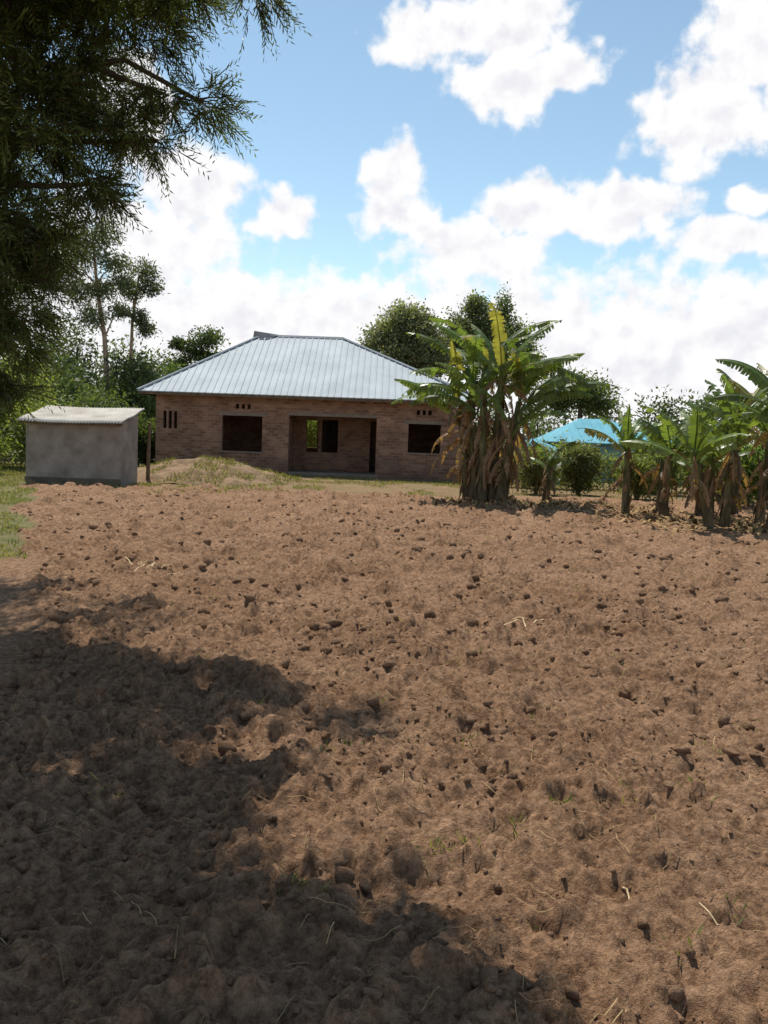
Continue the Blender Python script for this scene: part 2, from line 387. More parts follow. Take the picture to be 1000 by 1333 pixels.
rx0,rx1,ry,rz=-5.45,-2.0,38,5.62
mb=MB()
c00,c10,c11,c01=np.array([ex0,ey0,ez]),np.array([ex1,ey0,ez]),np.array([ex1,ey1,ez]),np.array([ex0,ey1,ez])
r0,r1=np.array([rx0,ry,rz]),np.array([rx1,ry,rz])
def slab(mb,pts,t=.03,m=0):
    pts=np.array(pts); k=len(pts); V=np.concatenate([pts,pts-[0,0,t]])
    fs=[np.array([list(range(k))]),np.array([list(range(2*k-1,k-1,-1))])]
    fs.append(np.array([(i,(i+1)%k,(i+1)%k+k,i+k) for i in range(k)]))
    mb.add(V,fs,m)
slab(mb,[c00,c10,r1,r0]);slab(mb,[c10,c11,r1]);slab(mb,[c11,c01,r0,r1]);slab(mb,[c01,c00,r0])
def rib(mb,p,q,nrm,w=.035,h=.03,m=0):
    p=np.array(p,float);q=np.array(q,float);d=norm(q-p);s=norm(np.cross(d,nrm))
    u=np.array(nrm)*h
    V=[p-s*w,p+s*w,p+s*w*.5+u,p-s*w*.5+u,q-s*w,q+s*w,q+s*w*.5+u,q-s*w*.5+u]
    mb.add(V,np.array([(0,1,2,3),(7,6,5,4),(1,5,6,2),(3,7,4,0),(2,6,7,3)]),m)
def slope_ribs(e0,e1,R0,R1,step,w=.035,h=.022):
    e0,e1,R0,R1=map(np.array,(e0,e1,R0,R1)); nrm=norm(np.cross(e1-e0,R0-e0)); 
    if nrm[2]<0: nrm=-nrm
    L=np.linalg.norm(e1-e0);ud=(e1-e0)/L
    up=(R0-e0)-np.dot(R0-e0,ud)*ud; a=np.dot(R0-e0,ud); b=np.dot(R1-e0,ud)
    s=step
    while s<L-.05:
        f=1. if a<=s<=b else (s/a if s<a else (L-s)/(L-b))
        p=e0+ud*s; rib(mb,p-norm(up)*.03,p+up*f*.985,nrm,w,h)
        s+=step
slope_ribs(c00,c10,r0,r1,.25);slope_ribs(c01,c00,r0,r0,.25);slope_ribs(c10,c11,r1,r1,.25)
mb.obj('roof',[M_roof],parent=house)
mb=MB()
for a,b in [(r0,r1),(c00,r0),(c10,r1),(c11,r1),(c01,r0)]:
    d=norm(b-a); rib(mb,a+np.array([0,0,.02]),b+np.array([0,0,.02]),norm(np.array([0,0,1.])-d*d[2]),.09,.04)
mb.obj('ridge_and_hip_caps',[M_rooftrim],parent=house)
mb=MB()
V=[(rx0-.3,ry-.42,rz-.24),(rx0-.3,ry+.42,rz-.24),(rx0-.3,ry,rz+.2),(rx0+.8,ry,rz+.06),(rx0+.25,ry-.42,rz-.2),(rx0+.25,ry+.42,rz-.2)]
mb.add(V,[np.array([(0,1,2)]),np.array([(0,2,3,4),(1,5,3,2)])])
M_gab=noisemat('gablet_sheet',(.06,.07,.08),(.12,.13,.14),2)
mb.obj('gablet',[M_gab],parent=house)
mb=MB()
box(mb,ex0+.04,ex1-.04,ey0+.03,ey0+.06,ez-.13,ez-.032);box(mb,ex0+.03,ex0+.06,ey0+.07,ey1-.1,ez-.13,ez-.032)
for xx in np.arange(ex0+.5,ex1-.4,.9):
    rib(mb,(xx,ey0+.08,ez-.14),(xx,ey0+.9,ez-.14+.82*.54),(0,-.4,.9),.03,.08)
mb.obj('fascia_and_rafters',[M_wood],parent=house)

# cement shed
shed=empty('cement_shed')
mb=MB(); sx0,sx1,sy0,sy1=-9.9,-7.3,24.4,26.1
wall(mb,sx0,sx1,-.1,1.66,sy0,sy0+.15); wall(mb,sx0,sx1,-.1,1.95,sy1-.15,sy1)
for xa in (sx0,sx1-.15):
    V=[(xa,sy0+.15,-.1),(xa,sy1-.15,-.1),(xa,sy1-.15,1.94),(xa,sy0+.15,1.70)]; V+= [(v[0]+.15,v[1],v[2]) for v in V]
    mb.add(V,np.array([(0,1,2,3),(7,6,5,4),(0,4,5,1),(1,5,6,2),(2,6,7,3),(3,7,4,0)]))
mb.obj('walls',[M_conc],parent=shed)
M_shedpl=noisemat('cement_plinth',(.09,.075,.055),(.17,.14,.10),3)
mb=MB(); box(mb,sx0-.02,sx1+.02,sy0-.025,sy0-.002,-.1,.16); mb.obj('plinth',[M_shedpl],parent=shed)
M_shroof=noisemat('shed_roof_sheet',(.44,.38,.31),(.68,.63,.55),1.5,rough=.7,bump=.1)
xs=np.linspace(sx0-.15,sx1+.12,240); ysr=np.linspace(0,1,9)
XX,TT=np.meshgrid(xs,ysr)
ZZ=1.72+TT*.42+.018*np.sin(XX*2*math.pi/.085)+.02*np.sin(XX*1.7+1)+.015*np.sin(TT*9)
YY=sy0-.25+TT*2.2
ii=np.arange(XX.size).reshape(XX.shape); V1=np.stack([XX,YY,ZZ],-1).reshape(-1,3); V2=V1-[0,0,.035]
Fq=np.stack([ii[:-1,:-1],ii[:-1,1:],ii[1:,1:],ii[1:,:-1]],-1).reshape(-1,4)
e=ii[0]; Fe=np.stack([e[:-1],e[:-1]+XX.size,e[1:]+XX.size,e[1:]],-1)
mb=MB(); mb.add(np.concatenate([V1,V2]),[Fq,Fq+XX.size,Fe]); mb.obj('roof',[M_shroof],parent=shed,smooth=True)
mb=MB(); box(mb,sx0-.1,sx1+.08,sy0-.16,sy0-.06,1.62,1.69); mb.obj('roof_beam',[M_wood],parent=shed)
mb=MB(); tube(mb,[(-7.05,26.3,-.2),(-7.03,26.3,.9),(-7.0,26.3,1.75)],[.06,.055,.045],8,0,(1,1,1)); tube(mb,[(-7.0,26.3,1.75),(-7.0,26.3,1.76)],[.045,.001],8); mb.obj('wooden_post',[M_wood])

th=empty('turquoise_roof_house')
M_turq=noisemat('turquoise_sheet',(.08,.31,.39),(.14,.43,.52),1.2,rough=.5,bump=.05,spec=.4)
M_bluewall=noisemat('pale_blue_wall',(.14,.28,.32),(.22,.36,.40),2)
mb=MB(); a0,a1,b0,b1,e_=6.8,12.6,37.,42.,1.6
A=[np.array(v,float) for v in [(a0,b0,e_),(a1,b0,e_),(a1,b1,e_),(a0,b1,e_),(8.5,39.5,2.65),(9.7,39.5,2.65)]]
slab(mb,[A[0],A[1],A[5],A[4]]);slab(mb,[A[1],A[2],A[5]]);slab(mb,[A[2],A[3],A[4],A[5]]);slab(mb,[A[3],A[0],A[4]])
slope_ribs(A[0],A[1],A[4],A[5],.35)
mb.obj('roof',[M_turq],parent=th)
mb=MB(); wall(mb,a0+.5,a1-.5,-.2,1.75,b0+.5,b0+.7,[(8,9,.7,1.4),(10.5,11.5,.7,1.4)]); wall(mb,a0+.5,a1-.5,-.2,1.75,b1-.7,b1-.5); wall(mb,b0+.7,b1-.7,-.2,1.75,a0+.5,a0+.7,(),'y'); wall(mb,b0+.7,b1-.7,-.2,1.75,a1-.7,a1-.5,(),'y')
mb.obj('walls',[M_bluewall],parent=th)
sh2=empty('turquoise_lean_to'); mb=MB()
slab(mb,[(5.2,33,1.4),(6.75,33,1.0),(6.75,35.5,1.4),(5.2,35.5,1.9)]); mb.obj('roof',[M_turq],parent=sh2)
mb=MB(); box(mb,5.3,6.6,33.2,35.3,-.1,.95); mb.obj('walls',[M_bluewall],parent=sh2)

# ------------------------------------------------------------ trees
def crown(mb,c,r,n,L,W,col,m=1,sub=22,spread=.26,down=.2,vary=.35):
    c=np.array(c,float);r=np.array(r if np.ndim(r) else (r,r,r),float)
    S=rdir(sub)*(rng.random((sub,1))**.38)
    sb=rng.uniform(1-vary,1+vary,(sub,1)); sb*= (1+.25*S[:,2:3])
    k=rng.integers(0,sub,n)
    P=S[k]+rng.normal(0,spread,(n,3)); P=P*.85
    Pw=c+P*r
    D=norm(rdir(n)+np.array([0,0,-down])+.4*norm(P)); Sd=norm(np.cross(D,rdir(n)))
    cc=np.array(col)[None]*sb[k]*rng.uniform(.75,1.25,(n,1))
    hue=rng.uniform(-.12,.12,(n,1)); cc=cc*np.concatenate([1+hue,np.ones((n,1)),1-hue],1)
    leaves(mb,Pw,D,Sd,rng.uniform(.6,1.2,n)*L,rng.uniform(.6,1.2,n)*W,m,np.clip(cc,0,1))
    return c+S*r*.8
def limb(mb,a,b,r0,r1,sag=.1,n=6,c=(1,1,1)):
    a=np.array(a,float);b=np.array(b,float);t=np.linspace(0,1,n)[:,None]
    d=np.linalg.norm(b-a); P=a*(1-t)+b*t; P[:,2]+=(np.sin(t*math.pi)*sag*d)[:,0]; P[1:-1]+=rng.normal(0,.02*d,(n-2,3))
    tube(mb,P,r0*(1-t[:,0])+r1*t[:,0],7,0,c); return P
def tree(name,trunk,tr,clumps,L,W,col,n=2500,barkc=(1,1,1),sub=22,spread=.26,vary=.35):
    mb=MB(); trunk=np.array(trunk,float); rr=np.linspace(tr,tr*.35,len(trunk)); tube(mb,trunk,rr,9,0,barkc)
    for (c,r) in clumps:
        rm=np.mean(r); nn=int(n*(rm/1.5)**1.6)+300
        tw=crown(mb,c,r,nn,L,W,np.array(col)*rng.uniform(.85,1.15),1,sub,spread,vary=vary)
        zc=c[2]-rm*.7; j=np.argmin(np.abs(trunk[:,2]-zc)+.2*np.linalg.norm(trunk[:,:2]-np.array(c)[:2],axis=1))
        limb(mb,trunk[j],c,tr*.3,tr*.08,.08,6,barkc)
        for q in tw[:10]: limb(mb,c,q,tr*.08,.01,.05,4,barkc)
    return mb.obj(name,[M_bark,M_leaf])
G_d=(.080,.105,.040);G_m=(.115,.145,.052);G_l=(.17,.21,.06);G_e=(.125,.145,.072)
tree('eucalyptus_tree',[(-14.0,45,-.2),(-14.1,45,3),(-14.3,45,6),(-14.7,45,8.5),(-14.9,45,10.5)],.17,
  [((-15.2,45,10.6),(1.1,1.1,.9)),((-14.3,45,11.0),(.8,.8,.7)),((-15.9,45,9.5),(.9,.9,.8)),((-13.9,45,9.6),(.8,.9,.6)),((-14.6,45,8.4),(1.0,1,.6)),((-15.8,45.3,8.2),(.8,.8,.6)),((-13.4,44.6,8.6),(.6,.7,.5)),((-15.0,45,7.0),(.8,.8,.5)),((-13.6,45,7.4),(.5,.5,.4))],.24,.07,G_e,1800,(3.2,2.9,2.5),spread=.34)
tree('eucalyptus_tree.001',[(-13.2,46,-.2),(-13.3,46,4),(-13.2,46,7),(-12.9,46,9.2)],.13,
  [((-12.7,46,9.4),(.8,.8,.6)),((-13.2,46,8.5),(.6,.6,.5)),((-12.3,46,8.7),(.6,.6,.4)),((-13.0,46,7.2),(.5,.5,.4)),((-12.5,46,6.6),(.5,.5,.35))],.24,.07,G_e,1600,(3.2,2.9,2.5),spread=.34)
tree('acacia_tree',[(-12.4,60,-.2),(-12.5,60,3),(-12.7,60,6),(-12.6,60,7)],.15,[((-12.3,60,7.6),(1.0,1,.7)),((-13.1,60,6.9),(.8,.8,.6)),((-12.2,60,6.4),(.8,.8,.5)),((-14.2,60,7.2),(.5,.5,.4)),((-14.0,60,5.8),(1,1,.7))],.28,.12,G_d,1600,spread=.34)
tree('mango_tree',[(1.2,60,-.2),(1.1,60,4),(1.2,60,6.5)],.3,[((.0,60,7.7),(1.7,1.8,1.6)),((1.9,60,8.0),(1.9,2,1.7)),((1.0,59.5,8.9),(1.7,1.8,1.4)),((2.7,60,6.9),(1.5,1.6,1.4)),((-1.0,60,6.8),(1.2,1.4,1.1)),((1.2,59,6.4),(2.3,1.6,1.5))],.27,.13,(.18,.19,.10),4200,sub=60,spread=.22,vary=.3)
tree('tall_tree',[(5.8,62,-.2),(5.7,62,5),(6,62,9)],.25,[((4.8,62,8.8),(1.3,1.4,1.2)),((6.1,62,9.6),(1.3,1.3,1.4)),((5.8,62,10.7),(.7,.8,.7)),((4.3,62,7.5),(1.4,1.3,1.3)),((7,62,8.2),(1.6,1.4,1.5))],.28,.12,(.15,.17,.075),2600,sub=36,spread=.36)
tree('tall_tree.001',[(8.2,64,-.2),(8.2,64,6),(8.3,64,10.5)],.22,[((8.0,64,10.6),(.6,.6,1.4)),((8.8,64,8.9),(1.2,1.1,1.3)),((7.5,64,9.0),(1,.9,1.2)),((9.6,64,7.6),(1.1,1,1.1)),((8.4,64,7.0),(2.1,1.5,1.5))],.28,.11,G_m,2400,sub=34,spread=.36)
tree('tall_tree.002',[(12.5,58,-.2),(12.5,58,4),(12.4,58,5.5)],.2,[((12.0,58,5.0),(1.4,1.4,1.1)),((13.4,58,4.4),(1.5,1.3,1.1)),((10.9,58,4.8),(1.6,1.4,1.2))],.28,.12,G_m,2600,sub=34,spread=.34)
def mass(name,items,L,W,n,cols):
    mb=MB()
    for (c,r) in items:
        tube(mb,[(c[0],c[1],-.3),(c[0]+.1,c[1],c[2])],[.14,.06],6,0)
        crown(mb,c,r,n,L,W,np.array(cols[rng.integers(len(cols))]),1,26,.3)
    return mb.obj(name,[M_bark,M_leaf])
items=[]
for xx in np.arange(-75,95,1.9):
    h=(4.8+3.0*vn(np.array([xx*.13+3]),np.array([2.]))[0]+random.uniform(-1.0,1.0))*(1.25 if xx<-14 else (.72 if -12<xx<14 else 1.0))
    yy=random.uniform(74,90)
    items.append(((xx+random.uniform(-.8,.8),yy,h*.62),(random.uniform(1.0,2.4),2,h*.42)))
    items.append(((xx+random.uniform(-.8,.8),yy-2,h*.28),(2.2,2,h*.34)))
mass('distant_trees',items,.45,.2,460,[G_d,G_m,(.115,.14,.065),(.11,.135,.07)])
items=[]
for (xx,yy,h,w) in [(-21,44,7.5,2.6),(-18.5,40,6.4,2.2),(-16.6,43,6.0,2.0),(-15.0,40,4.6,1.7),(-12.6,44,5.6,1.7),(-11.0,47,5.2,1.6),(-13.6,48,6.2,2),(-17.5,50,8,2.5),(-10.3,50,4.6,1.6),(-23,40,8,3),(-16.8,36,4.2,1.8),(-13.2,37,3.6,1.5)]:
    items+= [((xx,yy,h*.74),(w*.75,w*.7,h*.24)),((xx+.5*w,yy-.4,h*.5),(w*.8,w*.7,h*.24)),((xx-.5*w,yy,h*.5),(w*.8,w*.7,h*.24)),((xx,yy-.5,h*.24),(w,w*.7,h*.26))]
mass('background_trees',items,.26,.11,1300,[G_d,G_m,(.09,.125,.04)])
def bush(name,c,w,h,col,n=2600,L=.16,W=.08):
    mb=MB(); x,y,_=c
    for q in range(5):
        a=q*1.26; tip=(x+math.cos(a)*w*.4,y+math.sin(a)*w*.4,h*.65); limb(mb,(x,y,-.1),tip,.035,.01)
        crown(mb,tip,(w*.5,w*.5,h*.36),n,L,W,col,1,20,.3)
    crown(mb,(x,y,h*.35),(w*.7,w*.6,h*.35),n,L,W,col,1,24,.3)
    return mb.obj(name,[M_bark,M_leaf])
G_b=(.26,.29,.08)
bush('bush',(-14.2,32,0),2.6,3.6,G_b,2600); bush('bush.001',(-11.8,30.5,0),1.3,2.2,G_b,1400)
bush('bush.002',(-13.0,27,0),1.6,1.7,(.2,.25,.06),1800); bush('bush.003',(-11.4,34,0),2.0,2.8,G_m,2000); bush('bush.004',(-9.7,36,0),1.2,1.9,G_m,1500)
bush('bush.005',(-3.6,46,0),2.4,3.2,G_b,2000)
mb=MB()
for xx in np.arange(4.2,20,.75):
    yy=30.5+.6*math.sin(xx)+random.uniform(-.4,.4); h=random.uniform(1.05,1.65)
    tube(mb,[(xx,yy,-.1),(xx,yy,h*.6)],[.03,.015],5,0)
    crown(mb,(xx,yy,h*.5),(.7,.6,h*.52),1100,.15,.06,np.array((.18,.21,.06))*random.uniform(.8,1.3),1,22,.3)
mb.obj('hedge',[M_bark,M_leaf])
bush('shrub',(10.2,27,0),1.2,1.9,(.20,.24,.06),1200,.18,.06); bush('shrub.001',(8.7,29,0),1.0,1.6,G_l,1000,.18,.06); bush('shrub.002',(9.9,24.2,0),1.0,1.7,(.17,.23,.055),1000,.2,.06);bush('shrub.003',(13.5,29,0),1.6,2.3,G_l,1300,.18,.06)
bush('shrub.004',(6.0,27.5,0),.8,1.5,(.17,.18,.07),800,.16,.06);bush('shrub.005',(4.6,27,0),.7,1.4,(.20,.20,.08),700,.16,.05);bush('shrub.006',(7.4,26,0),.8,1.3,(.2,.22,.07),700,.16,.05)

# ------------------------------------------------------------ banana plants
def banana_leaf(mb,base,az,L,W,e0,e1,col,torn=.5,m=1,pet=.12):
    n=24; t=np.linspace(0,1,n); el=e0+(e1-e0)*t**1.15
    az=az+np.cumsum(rng.normal(0,.02,n))
    D=np.stack([np.cos(az)*np.cos(el),np.sin(az)*np.cos(el),np.sin(el)],-1)
    P=np.array(base)+np.concatenate([[[0,0,0]],np.cumsum(D[:-1]*L/(n-1),axis=0)])
    Sd=np.stack([-np.sin(az),np.cos(az),0*az],-1); Up=np.cross(D,Sd); Up=np.where(Up[:,2:3]<0,-Up,Up)
    wt=np.where(t<pet,.03,np.sin(np.clip((t-pet)/(1-pet),0,1)**.75*math.pi)**.55*.5)*W
    tube(mb,P,np.linspace(.022,.005,n),5,0 if m==0 else m,np.array(col)*1.5)
    V=[];F=[];C=[];k=0
    for s in (-1,1):
        droop=.25; 
        for i in range(n-1):
            if wt[i]<.02 and t[i]<pet: continue
            if rng.random()<torn*.4 : droop=rng.uniform(.0,1.3)
            if rng.random()<torn*.08: continue
            w0=wt[i]*rng.uniform(.84,1.02);w1=wt[i+1]*rng.uniform(.84,1.02)
            dr=droop+rng.uniform(-.08,.08)
            o=lambda j,w,f:P[j]+s*Sd[j]*w*f*math.cos(dr*f+.1)-Up[j]*w*f*math.sin(dr*f)-np.array([0,0,.25])*w*f*f*abs(dr)+D[j]*w*f*.28
            shr=.25*L/n if rng.random()<torn else 0
            V+=[P[i],P[i+1],o(i+1,w1,.5),o(i,w0,.5),o(i+1,w1,1)-D[i]*shr,o(i,w0,1)+D[i]*shr]
            F+=[(k,k+1,k+2,k+3),(k+3,k+2,k+4,k+5)]; k+=6
            cv=np.array(col)*rng.uniform(.8,1.2); C+=[cv]*4+[cv*rng.uniform(.85,1.2)*np.array([1.12,1,.9])]*2
    if V: mb.add(np.array(V),np.array(F),m,np.array(C))
def banana(name,x,y,h,nl,lean=(0,0),scale=1.,dead=5,seed=0,r=.11,azs=None,leafL=2.1,upright=0.,fallen=3):
    z=float(gz(x,y)); mb=MB(); t=np.linspace(0,1,9)
    P=np.stack([x+lean[0]*t**1.3,y+lean[1]*t**1.3,z-.1+h*t],-1)
    cc=np.repeat((np.array([.17,.12,.075])[None]*(1-t[:,None])+np.array([.17,.19,.07])[None]*t[:,None])*rng.uniform(.7,1.2,(9,1)),9,axis=0)
    tube(mb,P,np.linspace(r*1.25,r*.55,9)*(1+.1*rng.random(9)),9,0,cc)
    for q in range(int(h*9)):
        tq=rng.random(); j=P[0]*(1-tq)+P[-1]*tq+np.array([lean[0]*(tq**1.3-tq),lean[1]*(tq**1.3-tq),0])
        a=rng.random()*6.28; d=np.array([math.cos(a)*.25,math.sin(a)*.25,rng.choice([-1,1])*1.]); 
        leaves(mb,(j+np.array([math.cos(a),math.sin(a),0])*r*.8)[None],norm(d)[None],np.array([[-math.sin(a),math.cos(a),0]]),rng.uniform(.25,.6),rng.uniform(.06,.14),0,np.array([[.30,.19,.10]])*rng.uniform(.5,1.1))
    top=P[-1]
    for q in range(nl):
        az=(azs[q]+rng.uniform(-.12,.12) if azs else q*2.4+rng.uniform(-.4,.4)); f=q/max(1,nl-1)
        e0=math.radians(rng.uniform(60,82) if f>.3 else rng.uniform(38,62)); e1=math.radians(rng.uniform(-60,-5)+(f*42)+upright)
        g=np.array([.14,.195,.05])*rng.uniform(.7,1.3); 
        if rng.random()<.14: g=np.array([.27,.25,.07])
        banana_leaf(mb,top-np.array([0,0,.1+.25*(1-f)]),az,leafL*scale*rng.uniform(.75,1.2),.47*scale*rng.uniform(.8,1.1),e0,e1,g,rng.uniform(.4,1.))
    for q in range(dead+fallen):
        az=rng.random()*6.28; tq=rng.uniform(.4,.98); b=P[0]*(1-tq)+P[-1]*tq
        banana_leaf(mb,b,az,rng.uniform(.6,.9)*min(1.4*scale,h*tq*.9),.22*scale,math.radians(rng.uniform(-60,5)),math.radians(-89),np.array([.30,.18,.09])*rng.uniform(.45,1.1),.9)
    return mb.obj(name,[M_stem,M_ban])
pi=math.pi
B=[(2.30,22.6,2.9,8,(-.2,0),1.12,9,[pi,2.6,3.6,.4,4.6,1.5,2.0,3.0]),(2.70,22.3,3.35,9,(.1,-.1),1.1,9,[0,.4,-.5,3.0,4.4,5.4,1.4,2.2,.1]),(2.15,22.9,2.4,6,(-.3,.1),1.1,6,[pi,3.5,2.8,4.6,5.4,1.8]),
   (3.0,22.5,2.7,8,(.3,0),1.15,8,[0,.5,-.4,5.3,4.4,1.2,.2,-.2]),(2.5,23.1,3.6,7,(0,.1),1.05,3,[.6,2.4,4.2,5.5,1.5,3.3,.1]),(2.85,22.0,2.1,4,(.2,-.2),.85,6,[5.6,.2,3.2,-.3]),(2.45,22.2,2.5,4,(-.1,-.1),.9,7,[2.9,3.7,.3,2.0])]
for i,b in enumerate(B):
    banana('banana_plant' if i==0 else 'banana_plant.%03d'%i,b[0],b[1],b[2],b[3],b[4],b[5],b[6],azs=b[7])
R=[(4.15,22.8,1.15,6,(.05,0),.65,5,1.5),(5.46,20,1.75,9,(-.05,0),.75,2,1.6),(6.05,19.2,1.65,9,(.1,0),.8,4,1.6),(6.35,17.2,1.6,8,(-.4,0),.85,4,1.7),(6.9,17.9,1.95,9,(.1,0),.85,5,1.7),(7.5,17.1,2.25,10,(.15,0),.95,5,1.9),
   (8.3,21,2.4,9,(0,0),.95,5,1.8),(9.4,20.5,2.2,9,(.2,0),.95,5,1.8),(7.3,20.5,1.3,8,(0,0),.75,4,1.5),(8.0,15.8,1.8,8,(0,0),.85,4,1.7),(7.1,19.3,1.5,8,(0,0),.8,4,1.6),(6.6,21.2,1.5,8,(0,0),.8,3,1.6),(7.9,18.6,2.1,9,(.1,0),.9,4,1.8),(9.0,23,2.2,8,(0,0),.9,3,1.8)]
for i,b in enumerate(R):
    banana('banana_plant.%03d'%(7+i),b[0],b[1],b[2],b[3],b[4],b[5],b[6],leafL=b[7],r=.085,upright=10,fallen=2)
mb=MB()
for k in range(800):
    c=random.choice([(2.6,22.0,.9),(4.1,22.4,.5),(6.0,19,1.0),(7.2,17.6,1.2),(8.5,18.5,1.3),(5.4,21.5,1.4)])
    x=c[0]+random.gauss(0,c[2]*.7);y=c[1]+random.gauss(0,c[2]*.6)
    strand(mb,x,y,random.uniform(.2,.7),random.uniform(0,6.3),random.uniform(.02,.08),np.array([.85,.66,.45])*random.uniform(.3,.9),random.uniform(.02,.12))
mb.obj('dry_leaf_litter',[M_straw])

# ------------------------------------------------------------ overhanging foreground trees (feathery foliage)
def sprays(mb,c,r,n,col,L=.34,K=16,nl=.10,nw=.012,vary=.4):
    c=np.array(c,float);r=np.array(r if np.ndim(r) else (r,r,r),float)
    sub=max(6,int(n/22)); S=rdir(sub)*rng.random((sub,1))**.4
    k=rng.integers(0,sub,n); Pn=S[k]+rng.normal(0,.13,(n,3)); P=c+Pn*r*.95
    out=norm(Pn+rng.normal(0,.5,(n,3))); D=norm(out+np.array([0.15,0,-.45])+rng.normal(0,.25,(n,3)))
    LL=L*rng.uniform(.5,1.2,(n,1)); Sd=norm(np.cross(D,rdir(n)))
    sb=rng.uniform(1-vary,1+vary,(sub,1))[k]
    col0=np.array(col)[None]*sb*rng.uniform(.8,1.2,(n,1))
    leaves(mb,P,D,Sd,LL*1.02,.012,0,np.tile([.6,.5,.4],(n,1)))
    for q in range(K):
        t=(q+.5)/K; s=1 if q%2 else -1
        b=P+D*LL*t-np.array([0,0,.12])*LL*t*t
        d=norm(D*.75+Sd*s*.75+rng.normal(0,.18,(n,3))+np.array([0,0,-.1]))
        w=norm(np.cross(d,rdir(n)))
        leaves(mb,b,d,w,nl*(1.15-.6*t)*rng.uniform(.8,1.2,n),nw,1,col0*(.85+.4*t))
    return c+S*r*.85
def overhang(name,trunk,tr,vis,hid):
    mb=MB(); trunk=np.array(trunk,float); tube(mb,trunk,np.linspace(tr,tr*.4,len(trunk)),12,0)
    for (c,r,n) in vis:
        tw=sprays(mb,c,r,n,(.105,.130,.040)); j=np.argmin(np.abs(trunk[:,2]-(c[2]-.3)))
        P=limb(mb,trunk[j],c,.05,.018,.06,8)
        for q in tw[:8]: limb(mb,c,q,.012,.004,.04,4)
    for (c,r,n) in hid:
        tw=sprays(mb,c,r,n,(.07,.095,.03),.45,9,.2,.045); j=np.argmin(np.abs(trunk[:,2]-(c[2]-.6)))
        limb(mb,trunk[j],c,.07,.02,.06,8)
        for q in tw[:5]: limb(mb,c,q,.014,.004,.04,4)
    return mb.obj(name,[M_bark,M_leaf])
vis=[((-2.95,7.5,4.75),.75,760),((-3.5,7.6,5.2),.8,560),((-2.25,7.6,5.1),(.5,.5,.35),300),((-1.75,7.5,5.15),(.42,.4,.22),160),((-1.34,7.4,5.2),(.36,.3,.14),80),
 ((-2.6,7.5,4.4),(.34,.4,.3),170),((-1.95,7.4,4.33),(.3,.3,.12),65),((-1.62,7.4,4.28),(.26,.3,.13),70),((-2.2,7.4,4.05),(.28,.3,.16),90),((-1.95,7.4,3.95),(.2,.2,.1),35),((-3.0,7.5,3.95),(.6,.6,.45),620),((-2.5,7.5,3.62),(.26,.3,.2),110),
 ((-3.35,7.5,3.3),(.55,.55,.5),580),((-2.95,7.6,3.25),(.22,.3,.22),80),((-3.4,7.6,2.75),(.5,.5,.4),480),((-3.3,7.5,2.3),(.38,.4,.28),260),((-3.35,7.5,1.95),(.25,.3,.2),110),
 ((-3.4,10.1,5.1),(.7,.7,.5),260),((-4.4,10.3,4.4),(.9,.8,.9),500),((-4.6,10.2,3.2),(.6,.7,.7),320)]
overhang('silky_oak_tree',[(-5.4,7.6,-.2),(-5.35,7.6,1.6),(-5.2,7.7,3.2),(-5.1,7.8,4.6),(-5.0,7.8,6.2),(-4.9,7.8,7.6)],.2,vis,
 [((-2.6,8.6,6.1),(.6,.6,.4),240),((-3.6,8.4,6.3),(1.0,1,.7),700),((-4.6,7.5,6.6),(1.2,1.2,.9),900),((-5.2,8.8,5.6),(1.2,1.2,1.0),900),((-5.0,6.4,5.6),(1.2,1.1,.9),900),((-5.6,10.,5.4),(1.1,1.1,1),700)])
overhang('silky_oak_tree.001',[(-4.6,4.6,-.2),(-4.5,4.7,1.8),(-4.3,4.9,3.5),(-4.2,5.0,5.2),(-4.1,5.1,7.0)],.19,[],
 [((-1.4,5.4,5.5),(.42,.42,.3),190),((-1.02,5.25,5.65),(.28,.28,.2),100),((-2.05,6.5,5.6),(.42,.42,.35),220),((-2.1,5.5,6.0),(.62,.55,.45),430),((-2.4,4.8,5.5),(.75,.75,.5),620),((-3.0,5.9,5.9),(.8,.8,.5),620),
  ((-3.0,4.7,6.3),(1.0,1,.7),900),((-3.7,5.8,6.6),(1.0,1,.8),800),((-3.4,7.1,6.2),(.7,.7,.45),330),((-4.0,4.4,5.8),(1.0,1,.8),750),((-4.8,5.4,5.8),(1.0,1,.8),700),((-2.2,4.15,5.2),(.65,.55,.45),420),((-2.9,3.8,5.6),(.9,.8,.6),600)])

# ------------------------------------------------------------ sun, sky with cumulus
s=Vector((-.2,.5,1)).normalized()
ld=bpy.data.lights.new('sun','SUN'); ld.energy=5.0; ld.angle=math.radians(.53); ld.color=(1,.95,.86)
lo=bpy.data.objects.new('sun',ld); lo.rotation_euler=s.to_track_quat('Z','Y').to_euler(); lo.location=(-10,25,50); link(lo)
w=bpy.data.worlds.new('World'); scene.world=w; w.use_nodes=True; nt=w.node_tree; nt.nodes.clear(); L=nt.links
STR=.1
def mth(op,a,b=None,c=None):
    n=nt.nodes.new('ShaderNodeMath'); n.operation=op
    for i,v in enumerate((a,b,c)):
        if v is None: continue
        if isinstance(v,(int,float)): n.inputs[i].default_value=v
        else: L.new(v,n.inputs[i])
    return n.outputs[0]
tc=N(nt,'ShaderNodeTexCoord'); sp=N(nt,'ShaderNodeSeparateXYZ'); nv=N(nt,'ShaderNodeVectorMath',operation='NORMALIZE'); L.new(tc.outputs['Generated'],nv.inputs[0]); L.new(nv.outputs[0],sp.inputs[0])
cb=N(nt,'ShaderNodeCombineXYZ'); L.new(mth('ARCTAN2',sp.outputs[0],sp.outputs[1]),cb.inputs[0]);L.new(mth('ARCSINE',sp.outputs[2]),cb.inputs[1])
dg=N(nt,'ShaderNodeVectorMath',operation='SCALE'); dg.inputs['Scale'].default_value=57.2958; L.new(cb.outputs[0],dg.inputs[0])
